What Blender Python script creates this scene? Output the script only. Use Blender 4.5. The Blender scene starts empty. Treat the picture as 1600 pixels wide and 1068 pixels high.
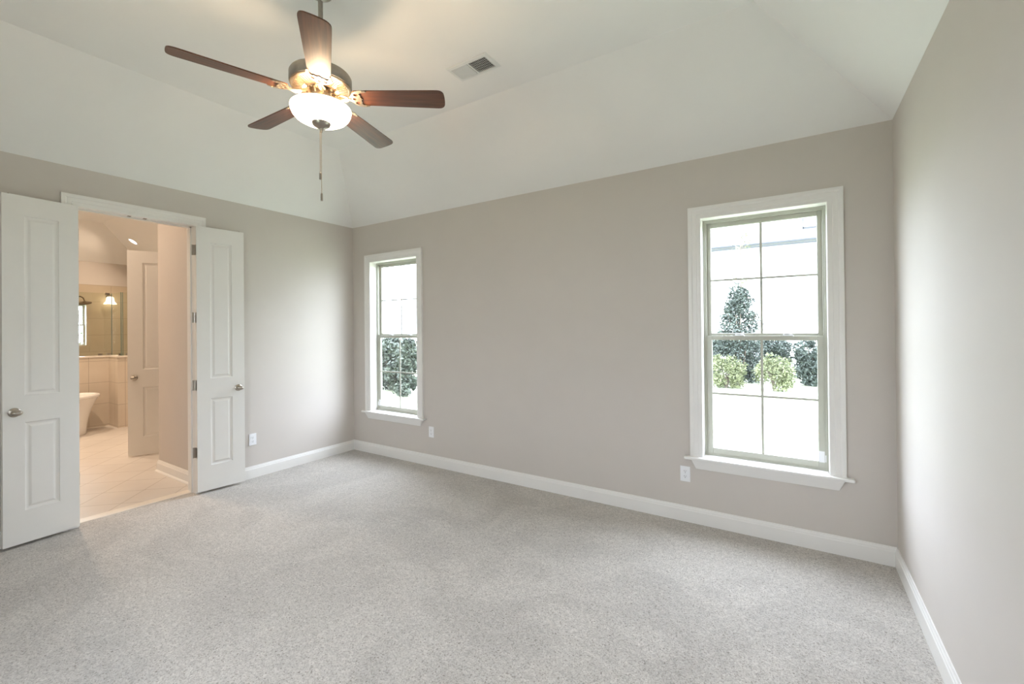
import bpy, bmesh, math, random
from mathutils import Vector, Matrix
random.seed(7)
PI = math.pi
sc = bpy.context.scene
col = sc.collection

# ------------------------------------------------------------------ camera
W, H, DEP = 5.136, 2.743, 4.20            # bedroom width (x), wall height, depth (y from 0 to -DEP)
RUN, RISE = 0.695, 0.5825                 # hipped ceiling
ZT = H + RISE
cam_d = bpy.data.cameras.new('camera'); cam = bpy.data.objects.new('camera', cam_d); col.objects.link(cam)
cam_d.sensor_width = 36; cam_d.lens = 687.31 / 1600 * 36; cam_d.shift_y = -25.12 / 1600; cam_d.clip_start = 0.02; cam_d.clip_end = 300
rt = Vector((0.8419038671, 0.5395446854, -0.0094557387)); up = Vector((0.0103702542, 0.0013427332, 0.9999453259)); fw = Vector((-0.5395278828, 0.8419558952, 0.0044647633))
M = Matrix.Identity(4)
for i in range(3): M[i][0] = rt[i]; M[i][1] = up[i]; M[i][2] = -fw[i]
M.translation = Vector((4.6128, -3.5427, 1.4849)); cam.matrix_world = M
sc.camera = cam

# ------------------------------------------------------------------ sky and exposure
SKY = 22.5
wd = bpy.data.worlds.new('overcast_sky'); sc.world = wd; wd.use_nodes = True
bg = wd.node_tree.nodes['Background']; bg.inputs['Strength'].default_value = SKY
_tc = wd.node_tree.nodes.new('ShaderNodeTexCoord'); _sp = wd.node_tree.nodes.new('ShaderNodeSeparateXYZ'); _cr = wd.node_tree.nodes.new('ShaderNodeValToRGB')
wd.node_tree.links.new(_tc.outputs['Generated'], _sp.inputs[0]); wd.node_tree.links.new(_sp.outputs['Z'], _cr.inputs['Fac']); wd.node_tree.links.new(_cr.outputs['Color'], bg.inputs['Color'])
_cr.color_ramp.elements[0].position = 0.0; _cr.color_ramp.elements[0].color = (0.66, 0.715, 0.85, 1)      # overcast: brighter towards the zenith
_cr.color_ramp.elements[1].position = 1.0; _cr.color_ramp.elements[1].color = (0.78, 0.85, 1.02, 1)
sc.view_settings.view_transform = 'Standard'; sc.view_settings.look = 'None'; sc.view_settings.gamma = 1
sc.view_settings.use_curve_mapping = False; sc.view_settings.exposure = 0.0
sc.cycles.use_denoising = True; sc.cycles.max_bounces = 14; sc.cycles.diffuse_bounces = 10; sc.cycles.transparent_max_bounces = 16
sc.cycles.sample_clamp_indirect = 6.0

def portal(name, cx, cy, cz, w, h, rot):
    d = bpy.data.lights.new(name, 'AREA'); d.shape = 'RECTANGLE'; d.size = w; d.size_y = h; d.cycles.is_portal = True
    o = bpy.data.objects.new(name, d); col.objects.link(o); o.location = (cx, cy, cz); o.rotation_euler = rot
WIN_W, WZ0, WZ1 = 0.768, 0.505, 2.287
WX1, WX2 = 0.325, 4.032
portal('portal', WX1 + WIN_W / 2, 0.17, 1.396, WIN_W, 1.78, (-PI / 2, 0, 0))
portal('portal', WX2 + WIN_W / 2, 0.17, 1.396, WIN_W, 1.78, (-PI / 2, 0, 0))
FILL_WINS = [(2.58, 0.78)]  # unseen window added in the near wall to fill the room with daylight
for x, w in FILL_WINS: portal('portal', x + w / 2, -DEP - 0.17, 1.396, w, 1.78, (PI / 2, 0, 0))

# ------------------------------------------------------------------ materials
def mat(name, color, rough=0.5, metal=0.0, noise=None, bump=None, coat=0.0, spec=None, emis=None):
    m = bpy.data.materials.new(name); m.use_nodes = True; nt = m.node_tree; b = nt.nodes['Principled BSDF']
    b.inputs['Base Color'].default_value = (*color, 1); b.inputs['Roughness'].default_value = rough; b.inputs['Metallic'].default_value = metal
    if coat: b.inputs['Coat Weight'].default_value = coat; b.inputs['Coat Roughness'].default_value = 0.25
    if spec is not None: b.inputs['Specular IOR Level'].default_value = spec
    if emis: b.inputs['Emission Color'].default_value = (*emis[0], 1); b.inputs['Emission Strength'].default_value = emis[1]
    tc = nt.nodes.new('ShaderNodeTexCoord')
    if noise:
        scale, amp = noise
        n = nt.nodes.new('ShaderNodeTexNoise'); n.inputs['Scale'].default_value = scale; n.inputs['Detail'].default_value = 4
        nt.links.new(tc.outputs['Object'], n.inputs['Vector'])
        r = nt.nodes.new('ShaderNodeValToRGB'); r.color_ramp.elements[0].position = 0.3; r.color_ramp.elements[1].position = 0.7
        r.color_ramp.elements[0].color = (*[c * (1 - amp) for c in color], 1); r.color_ramp.elements[1].color = (*[min(1, c * (1 + amp)) for c in color], 1)
        nt.links.new(n.outputs['Fac'], r.inputs['Fac']); nt.links.new(r.outputs['Color'], b.inputs['Base Color'])
    if bump:
        scale, st = bump
        n = nt.nodes.new('ShaderNodeTexNoise'); n.inputs['Scale'].default_value = scale; n.inputs['Detail'].default_value = 3
        nt.links.new(tc.outputs['Object'], n.inputs['Vector'])
        u = nt.nodes.new('ShaderNodeBump'); u.inputs['Strength'].default_value = st; u.inputs['Distance'].default_value = 0.002
        nt.links.new(n.outputs['Fac'], u.inputs['Height']); nt.links.new(u.outputs['Normal'], b.inputs['Normal'])
    return m
PAINT = (0.605, 0.562, 0.518)
m_wall = mat('greige_wall_paint', PAINT, 0.75, noise=(3, .012), bump=(220, .08))
m_ceil = mat('ceiling_paint', (0.84, 0.835, 0.82), 0.9, noise=(3, .01))
m_trim = mat('white_trim_paint', (0.82, 0.805, 0.775), 0.38, noise=(5, .01))
m_door = mat('white_door_paint', (0.80, 0.785, 0.75), 0.42, noise=(6, .01))
m_vinyl = mat('almond_vinyl', (0.50, 0.50, 0.43), 0.45, noise=(8, .02))
m_white = mat('white_plastic', (0.86, 0.87, 0.89), 0.35, noise=(40, .01))
m_dark = mat('dark_slot', (0.03, 0.03, 0.03), 0.6, noise=(40, .1))
m_nickel = mat('brushed_nickel', (0.42, 0.38, 0.33), 0.28, 1.0, noise=(60, .06))
m_pewter = mat('pewter_housing', (0.36, 0.33, 0.29), 0.38, 1.0, noise=(60, .06))
m_brass = mat('polished_nickel', (0.58, 0.47, 0.35), 0.36, 1.0, noise=(60, .05))
m_bronze = mat('bronze', (0.20, 0.15, 0.10), 0.35, 1.0, noise=(30, .1))
m_tub = mat('white_acrylic', (0.86, 0.85, 0.83), 0.18, noise=(4, .01), coat=.4)
m_marble = mat('marble_sill', (0.78, 0.72, 0.64), 0.3, noise=(6, .05))
m_vent = mat('vent_enamel', (0.72, 0.73, 0.72), 0.45, noise=(20, .02))
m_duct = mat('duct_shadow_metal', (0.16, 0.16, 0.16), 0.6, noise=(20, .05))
m_paper = mat('white_label', (0.88, 0.88, 0.90), 0.5, noise=(30, .01))
m_siding = mat('white_siding', (0.80, 0.80, 0.80), 0.7, noise=(2, .03))
m_gutter = mat('grey_gutter', (0.026, 0.030, 0.032), 0.6, noise=(4, .1))
m_bark = mat('bark', (0.11, 0.09, 0.07), 0.9, noise=(20, .3))

def tile_mat(name, c, grout, w, h, rot=0.0, plane='XY', off=(0, 0), offset=0.5, mortar=0.004):
    m = bpy.data.materials.new(name); m.use_nodes = True; nt = m.node_tree; b = nt.nodes['Principled BSDF']; b.inputs['Roughness'].default_value = 0.35
    tc = nt.nodes.new('ShaderNodeTexCoord'); sp = nt.nodes.new('ShaderNodeSeparateXYZ'); cb = nt.nodes.new('ShaderNodeCombineXYZ')
    nt.links.new(tc.outputs['Object'], sp.inputs[0])
    ax = {'XY': ('X', 'Y'), 'YZ': ('Y', 'Z'), 'XZ': ('X', 'Z')}[plane]
    nt.links.new(sp.outputs[ax[0]], cb.inputs[0]); nt.links.new(sp.outputs[ax[1]], cb.inputs[1])
    mp = nt.nodes.new('ShaderNodeMapping'); mp.inputs['Rotation'].default_value = (0, 0, rot); mp.inputs['Location'].default_value = (off[0], off[1], 0)
    nt.links.new(cb.outputs[0], mp.inputs['Vector'])
    br = nt.nodes.new('ShaderNodeTexBrick'); br.offset = offset; br.inputs['Scale'].default_value = 1
    br.inputs['Brick Width'].default_value = w; br.inputs['Row Height'].default_value = h; br.inputs['Mortar Size'].default_value = mortar
    br.inputs['Color1'].default_value = (*c, 1); br.inputs['Color2'].default_value = (*[x * .97 for x in c], 1); br.inputs['Mortar'].default_value = (*grout, 1)
    nt.links.new(mp.outputs[0], br.inputs['Vector'])
    n = nt.nodes.new('ShaderNodeTexNoise'); n.inputs['Scale'].default_value = 3; n.inputs['Detail'].default_value = 5; nt.links.new(tc.outputs['Object'], n.inputs['Vector'])
    mx = nt.nodes.new('ShaderNodeMix'); mx.data_type = 'RGBA'; mx.blend_type = 'SOFT_LIGHT'; mx.inputs['Factor'].default_value = 0.25
    nt.links.new(br.outputs['Color'], mx.inputs['A']); nt.links.new(n.outputs['Fac'], mx.inputs['B']); nt.links.new(mx.outputs['Result'], b.inputs['Base Color'])
    return m
m_floor_tile = tile_mat('beige_floor_tile', (0.64, 0.595, 0.55), (0.40, 0.35, 0.30), 0.33, 0.33, PI / 4, 'XY', (0.0, 0.092), 0.0, 0.0035)
m_wall_tile = tile_mat('beige_wall_tile_x', (0.62, 0.55, 0.46), (0.44, 0.38, 0.31), 0.33, 0.335, 0, 'YZ', (0.03, -0.022), 0.0, 0.004)
m_wall_tile_y = tile_mat('beige_wall_tile_y', (0.62, 0.55, 0.46), (0.44, 0.38, 0.31), 0.33, 0.335, 0, 'XZ', (0.03, -0.022), 0.0, 0.004)
m_shower_tile = tile_mat('tan_shower_tile', (0.52, 0.44, 0.33), (0.40, 0.33, 0.25), 0.6, 0.3, 0, 'YZ', (0.1, 0.073), 0.5, 0.004)

def carpet_mat():
    m = bpy.data.materials.new('loop_carpet'); m.use_nodes = True; nt = m.node_tree; b = nt.nodes['Principled BSDF']
    b.inputs['Roughness'].default_value = 1.0; b.inputs['Specular IOR Level'].default_value = 0.1; b.inputs['Sheen Weight'].default_value = 0.25; b.inputs['Sheen Roughness'].default_value = 0.5
    tc = nt.nodes.new('ShaderNodeTexCoord')
    def noise(scale, detail=3, rough=.6, dist=0):
        n = nt.nodes.new('ShaderNodeTexNoise'); n.inputs['Scale'].default_value = scale; n.inputs['Detail'].default_value = detail
        n.inputs['Roughness'].default_value = rough; n.inputs['Distortion'].default_value = dist
        nt.links.new(tc.outputs['Object'], n.inputs['Vector']); return n
    fine = noise(125, 3, .75, .9); mid = noise(34, 4, .7, .4); nap = noise(1.5, 3, .5, 1.4)
    r = nt.nodes.new('ShaderNodeValToRGB'); e = r.color_ramp.elements
    e[0].position = 0.33; e[0].color = (0.21, 0.18, 0.15, 1); e[1].position = 0.60; e[1].color = (0.62, 0.585, 0.54, 1)
    x = e.new(0.45); x.color = (0.49, 0.455, 0.415, 1)
    nt.links.new(fine.outputs['Fac'], r.inputs['Fac'])
    def over(a, nz, lo, hi, p0=.35, p1=.65):
        rr = nt.nodes.new('ShaderNodeValToRGB'); rr.color_ramp.elements[0].position = p0; rr.color_ramp.elements[1].position = p1
        rr.color_ramp.elements[0].color = (lo, lo, lo, 1); rr.color_ramp.elements[1].color = (hi, hi, hi, 1)
        nt.links.new(nz.outputs['Fac'], rr.inputs['Fac'])
        mm = nt.nodes.new('ShaderNodeMix'); mm.data_type = 'RGBA'; mm.blend_type = 'MULTIPLY'; mm.inputs['Factor'].default_value = 1
        nt.links.new(a, mm.inputs['A']); nt.links.new(rr.outputs['Color'], mm.inputs['B']); return mm.outputs['Result']
    c = over(r.outputs['Color'], mid, .86, 1.08); c = over(c, nap, .93, 1.05, .42, .58)
    nt.links.new(c, b.inputs['Base Color'])
    u = nt.nodes.new('ShaderNodeBump'); u.inputs['Strength'].default_value = 0.7; u.inputs['Distance'].default_value = 0.006
    nt.links.new(fine.outputs['Fac'], u.inputs['Height']); nt.links.new(u.outputs['Normal'], b.inputs['Normal'])
    return m
m_carpet = carpet_mat()

def wood_mat():
    m = bpy.data.materials.new('walnut_blade'); m.use_nodes = True; nt = m.node_tree; b = nt.nodes['Principled BSDF']
    b.inputs['Roughness'].default_value = 0.42; b.inputs['Coat Weight'].default_value = 0.2; b.inputs['Coat Roughness'].default_value = 0.3
    tc = nt.nodes.new('ShaderNodeTexCoord'); mp = nt.nodes.new('ShaderNodeMapping'); mp.inputs['Scale'].default_value = (3, 60, 60)
    nt.links.new(tc.outputs['Object'], mp.inputs['Vector'])
    n = nt.nodes.new('ShaderNodeTexNoise'); n.inputs['Scale'].default_value = 1.5; n.inputs['Detail'].default_value = 5; nt.links.new(mp.outputs[0], n.inputs['Vector'])
    r = nt.nodes.new('ShaderNodeValToRGB'); e = r.color_ramp.elements; e[0].position = .3; e[1].position = .7
    e[0].color = (0.060, 0.020, 0.009, 1); e[1].color = (0.150, 0.050, 0.021, 1)
    nt.links.new(n.outputs['Fac'], r.inputs['Fac']); nt.links.new(r.outputs['Color'], b.inputs['Base Color'])
    return m
m_wood = wood_mat()

def glass_mat(name, tint=(1, 1, 1), refl=1.0):
    m = bpy.data.materials.new(name); m.use_nodes = True; nt = m.node_tree; nt.nodes.remove(nt.nodes['Principled BSDF'])
    out = nt.nodes['Material Output']; tr = nt.nodes.new('ShaderNodeBsdfTransparent'); tr.inputs[0].default_value = (*tint, 1)
    gl = nt.nodes.new('ShaderNodeBsdfGlossy'); gl.inputs['Roughness'].default_value = 0.0
    fr = nt.nodes.new('ShaderNodeFresnel'); 
    ge = nt.nodes.new('ShaderNodeNewGeometry'); io = nt.nodes.new('ShaderNodeMix'); io.data_type = 'FLOAT'; io.inputs['A'].default_value = 1.45; io.inputs['B'].default_value = 1 / 1.45
    nt.links.new(ge.outputs['Backfacing'], io.inputs['Factor']); nt.links.new(io.outputs['Result'], fr.inputs['IOR'])
    mu = nt.nodes.new('ShaderNodeMath'); mu.operation = 'MULTIPLY'; mu.inputs[1].default_value = refl; nt.links.new(fr.outputs[0], mu.inputs[0])
    mx = nt.nodes.new('ShaderNodeMixShader'); nt.links.new(mu.outputs[0], mx.inputs[0]); nt.links.new(tr.outputs[0], mx.inputs[1]); nt.links.new(gl.outputs[0], mx.inputs[2])
    nt.links.new(mx.outputs[0], out.inputs['Surface']); return m
m_glass = glass_mat('window_glass', (0.97, 0.985, 0.97))
m_shower_glass = glass_mat('shower_glass', (0.95, 0.97, 0.93))
m_return_glass = glass_mat('shower_return_glass', (0.95, 0.97, 0.93), 0.02)
m_glass_edge = mat('green_glass_edge', (0.10, 0.17, 0.15), 0.7, noise=(10, .05))

def emit(name, c, s):
    m = bpy.data.materials.new(name); m.use_nodes = True; nt = m.node_tree; b = nt.nodes['Principled BSDF']
    b.inputs['Base Color'].default_value = (.8, .75, .7, 1); b.inputs['Emission Color'].default_value = (*c, 1); b.inputs['Emission Strength'].default_value = s; return m
m_bowl = emit('lit_frosted_bowl', (1.0, 0.82, 0.60), 9.0)
m_bulb = emit('lit_bulb', (1.0, 0.80, 0.55), 12)
m_down = emit('lit_downlight_lens', (1.0, 0.93, 0.84), 6)
m_shade = emit('lit_shade', (1.0, 0.84, 0.60), 2.2)

def leaf_mat(name, c1, c2):
    m = bpy.data.materials.new(name); m.use_nodes = True; nt = m.node_tree; b = nt.nodes['Principled BSDF']; b.inputs['Roughness'].default_value = 0.6
    tc = nt.nodes.new('ShaderNodeTexCoord'); n = nt.nodes.new('ShaderNodeTexNoise'); n.inputs['Scale'].default_value = 5; n.inputs['Detail'].default_value = 4
    nt.links.new(tc.outputs['Object'], n.inputs['Vector']); r = nt.nodes.new('ShaderNodeValToRGB'); e = r.color_ramp.elements; e[0].position = .35; e[1].position = .65
    e[0].color = (*c1, 1); e[1].color = (*c2, 1); nt.links.new(n.outputs['Fac'], r.inputs['Fac']); nt.links.new(r.outputs['Color'], b.inputs['Base Color']); return m
m_leaf_dark = leaf_mat('dark_evergreen_leaf', (0.017, 0.025, 0.020), (0.060, 0.078, 0.062))
m_leaf_yel = leaf_mat('yellow_green_leaf', (0.070, 0.083, 0.034), (0.16, 0.175, 0.085))
m_leaf_broad = leaf_mat('broad_green_leaf', (0.018, 0.027, 0.019), (0.060, 0.076, 0.052))
def lawn_mat():
    m = leaf_mat('lawn', (0.25, 0.275, 0.18), (0.33, 0.355, 0.24)); return m
m_lawn = lawn_mat()
m_roof = tile_mat('grey_shingle', (0.070, 0.070, 0.073), (0.052, 0.052, 0.056), 0.9, 0.18, 0, 'XY', (0, 0), 0.5, 0.012)

# ------------------------------------------------------------------ mesh helpers
def V(*a): return Vector(a)
def new_bm(): return bmesh.new()
def box(bm, x0, x1, y0, y1, z0, z1):
    v = [bm.verts.new(p) for p in ((x0,y0,z0),(x1,y0,z0),(x1,y1,z0),(x0,y1,z0),(x0,y0,z1),(x1,y0,z1),(x1,y1,z1),(x0,y1,z1))]
    for f in ((0,3,2,1),(4,5,6,7),(0,1,5,4),(1,2,6,5),(2,3,7,6),(3,0,4,7)): bm.faces.new([v[i] for i in f])
    return bm
def lathe(bm, prof, n=32, c=(0, 0, 0), axis='Z', sx=1, sy=1):
    c = Vector(c); rings = []
    for r, z in prof:
        ring = []
        for k in range(n):
            a = 2 * PI * k / n; p = (r * math.cos(a) * sx, r * math.sin(a) * sy, z)
            if axis == 'X': p = (p[2], p[0], p[1])
            if axis == 'Y': p = (p[0], p[2], p[1])
            ring.append(bm.verts.new(c + Vector(p)))
        rings.append(ring)
    for a, b in zip(rings, rings[1:]):
        for k in range(n): bm.faces.new((a[k], a[(k+1)%n], b[(k+1)%n], b[k]))
    for ring, rev in ((rings[0], True), (rings[-1], False)):
        bm.faces.new(list(reversed(ring)) if rev else ring)
    return bm
def sweep(bm, path, n, prof, closed=False):
    n = Vector(n); P = [Vector(p) for p in path]; rings = []
    N = len(P)
    for i, p in enumerate(P):
        ds = []
        if i > 0 or closed: ds.append((p - P[i-1]).normalized())
        if i < N - 1 or closed: ds.append((P[(i+1) % N] - p).normalized())
        ls = [n.cross(d) for d in ds]
        m = ls[0] if len(ls) == 1 else (ls[0] + ls[1]) / (1 + ls[0].dot(ls[1]))
        rings.append([bm.verts.new(p + m * a + n * b) for a, b in prof])
    k = len(prof)
    pairs = list(zip(rings, rings[1:])) + ([(rings[-1], rings[0])] if closed else [])
    for a, b in pairs:
        for j in range(k): bm.faces.new((a[j], a[(j+1)%k], b[(j+1)%k], b[j]))
    if not closed: bm.faces.new(rings[0]); bm.faces.new(list(reversed(rings[-1])))
    return bm
def tube(bm, pts, r, n=10):
    P = [Vector(p) for p in pts]; rings = []; rr = r if isinstance(r, (list, tuple)) else [r] * len(P)
    prev = None
    for i, p in enumerate(P):
        d = (P[min(i+1, len(P)-1)] - P[max(i-1, 0)]).normalized()
        if prev is None: prev = d.orthogonal().normalized()
        u = (prev - d * prev.dot(d)).normalized(); prev = u; w = d.cross(u)
        rings.append([bm.verts.new(p + (u * math.cos(2*PI*k/n) + w * math.sin(2*PI*k/n)) * rr[i]) for k in range(n)])
    for a, b in zip(rings, rings[1:]):
        for k in range(n): bm.faces.new((a[k], a[(k+1)%n], b[(k+1)%n], b[k]))
    bm.faces.new(rings[0]); bm.faces.new(list(reversed(rings[-1])))
    return bm
def poly_plate(bm, pts, z0, z1, holes=()):
    # flat plate from an outline (list of xy), with optional holes: triangle filled
    def loop(ps, z):
        vs = [bm.verts.new((x, y, z)) for x, y in ps]
        es = [bm.edges.new((vs[i], vs[(i+1) % len(vs)])) for i in range(len(vs))]; return vs, es
    allp = [pts] + list(holes); tops = []; bots = []
    for z, store in ((z1, tops), (z0, bots)):
        E_ = []
        for ps in allp:
            vs, es = loop(ps, z); store.append(vs); E_ += es
        bmesh.ops.triangle_fill(bm, use_beauty=True, use_dissolve=False, edges=E_)
    for t, b in zip(tops, bots):
        for i in range(len(t)):
            j = (i + 1) % len(t); bm.faces.new((t[i], t[j], b[j], b[i]))
    return bm
def obj(name, bm, m, parent=None, smooth=False, bevel=0, loc=None, rot=None):
    bmesh.ops.recalc_face_normals(bm, faces=bm.faces)
    me = bpy.data.meshes.new(name); bm.to_mesh(me); bm.free(); me.materials.append(m)
    o = bpy.data.objects.new(name, me); col.objects.link(o)
    if parent: o.parent = parent
    if loc: o.location = loc
    if rot: o.rotation_euler = rot
    if smooth:
        me.polygons.foreach_set('use_smooth', [True] * len(me.polygons)); me.set_sharp_from_angle(angle=math.radians(40))
    if bevel:
        b = o.modifiers.new('bevel', 'BEVEL'); b.width = bevel; b.segments = 2; b.limit_method = 'ANGLE'; b.angle_limit = math.radians(40)
    return o
def struct(o): o['kind'] = 'structure'; return o
def tag(o, label, cat, group=None, kind=None):
    o['label'] = label; o['category'] = cat
    if group: o['group'] = group
    if kind: o['kind'] = kind
    return o
def empty(name, loc, rz=0):
    o = bpy.data.objects.new(name, None); col.objects.link(o); o.location = loc; o.rotation_euler = (0, 0, rz); o.empty_display_size = .05; return o
def copy_tree(o, parent=None):
    c = o.copy(); col.objects.link(c)
    if parent: c.parent = parent
    for ch in [x for x in bpy.data.objects if x.parent == o]: copy_tree(ch, c)
    return c

# ------------------------------------------------------------------ bedroom shell
b = new_bm(); box(b, -0.06, W + .15, -DEP - .15, 0.15, -0.15, 0.0); struct(obj('floor', b, m_carpet))
def wall_holes(bm, along, a0, a1, t0, t1, z0, z1, holes):
    # wall along x or y with rectangular openings (h0, h1, hz0, hz1)
    def bx(p0, p1, za, zb):
        if p1 - p0 < 1e-4 or zb - za < 1e-4: return
        if along == 'x': box(bm, p0, p1, t0, t1, za, zb)
        else: box(bm, t0, t1, p0, p1, za, zb)
    p = a0
    for h0, h1, c0, c1 in sorted(holes):
        bx(p, h0, z0, z1); bx(h0, h1, z0, c0); bx(h0, h1, c1, z1); p = h1
    bx(p, a1, z0, z1); return bm
JT = 0.015     # jamb board thickness
def hole(x, w=WIN_W): return (x - JT, x + w + JT, WZ0 - .02, WZ1 + JT)
struct(obj('wall_far', wall_holes(new_bm(), 'x', -.15, W + .15, 0, .16, -.1, H, [hole(WX1), hole(WX2)]), m_wall))
struct(obj('wall_near', wall_holes(new_bm(), 'x', -.15, W + .15, -DEP - .16, -DEP, -.1, H, [hole(x, w) for x, w in FILL_WINS]), m_wall))
struct(obj('wall_right', box(new_bm(), W, W + .15, -DEP, 0, -.1, H), m_wall))
DY0, DY1, DZ = -2.505, -1.723, 2.443
struct(obj('wall_left', wall_holes(new_bm(), 'y', -DEP, 0, -.15, 0, -.1, H, [(DY0 - JT, DY1 + JT, -.1, DZ + JT)]), m_wall))
b = new_bm()
e_ = .0
c = [(0,0),(W,0),(W,-DEP),(0,-DEP)]; ci = [(RUN,-RUN),(W-RUN,-RUN),(W-RUN,-DEP+RUN),(RUN,-DEP+RUN)]
lo = [b.verts.new((x, y, H)) for x, y in c]; hi = [b.verts.new((x, y, ZT)) for x, y in ci]
co = [(-.15,.16),(W+.15,.16),(W+.15,-DEP-.16),(-.15,-DEP-.16)]
ol = [b.verts.new((x, y, H)) for x, y in co]; oh = [b.verts.new((x, y, ZT + .25)) for x, y in co]
b.faces.new(hi); b.faces.new(oh)
for i in range(4):
    j = (i+1) % 4; b.faces.new((lo[i], lo[j], hi[j], hi[i])); b.faces.new((ol[i], ol[j], lo[j], lo[i])); b.faces.new((ol[i], ol[j], oh[j], oh[i]))
struct(obj('ceiling', b, m_ceil))

# trim profiles
CAS = [(0,0),(0,.011),(.005,.014),(.028,.014),(.032,.0165),(.058,.0165),(.064,.021),(.070,.0225),(.088,.0225),(.088,0)]
BASE = [(0,0),(.0155,0),(.0155,.088),(.012,.094),(.0115,.102),(.008,.108),(.006,.118),(0,.118)]
def base(name, p0, p1): return struct(obj(name, sweep(new_bm(), [p0, p1], (0,0,1), BASE), m_trim))
base('baseboard_far', (W,0,0), (0,0,0)); base('baseboard_left', (0,0,0), (0,DY1+.088,0)); base('baseboard_right', (W,-DEP,0), (W,0,0)); base('baseboard_near', (0,-DEP,0), (W,-DEP,0))
b = new_bm(); sweep(b, [(0,DY0-.088,0), (0,-DEP,0)], (0,0,1), BASE); struct(obj('baseboard_left_near', b, m_trim))

# doorway trim: casing on the bedroom side, jamb boards, stop
b = sweep(new_bm(), [(0,DY0,0),(0,DY0,DZ),(0,DY1,DZ),(0,DY1,0)], (1,0,0), CAS); t = struct(obj('trim_1', b, m_trim))
b = new_bm(); box(b, -.15, 0, DY0-JT, DY0, 0, DZ+JT); box(b, -.15, 0, DY1, DY1+JT, 0, DZ+JT); box(b, -.15, 0, DY0, DY1, DZ, DZ+JT)
box(b, -.095, -.055, DY0, DY0+.011, 0, DZ); box(b, -.095, -.055, DY1-.011, DY1, 0, DZ); box(b, -.095, -.055, DY0, DY1, DZ-.011, DZ)
struct(obj('trim_2', b, m_trim))
b = new_bm(); box(b, -.165, -.06, DY0, DY1, -.1, .006); struct(obj('trim_3', b, m_marble, bevel=.003))
for y in (-2.18, -2.075):
    s = obj('ball_catch_strike', box(new_bm(), -.045, -.015, y-.011, y+.011, DZ-.003, DZ), m_bronze, bevel=.001)
    s['label'] = 'small bronze catch plate in the head of the doorway, ' + ('left one' if y < -2.1 else 'right one'); s['category'] = 'catch plate'; s['group'] = 'catch plates in the door head'

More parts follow.
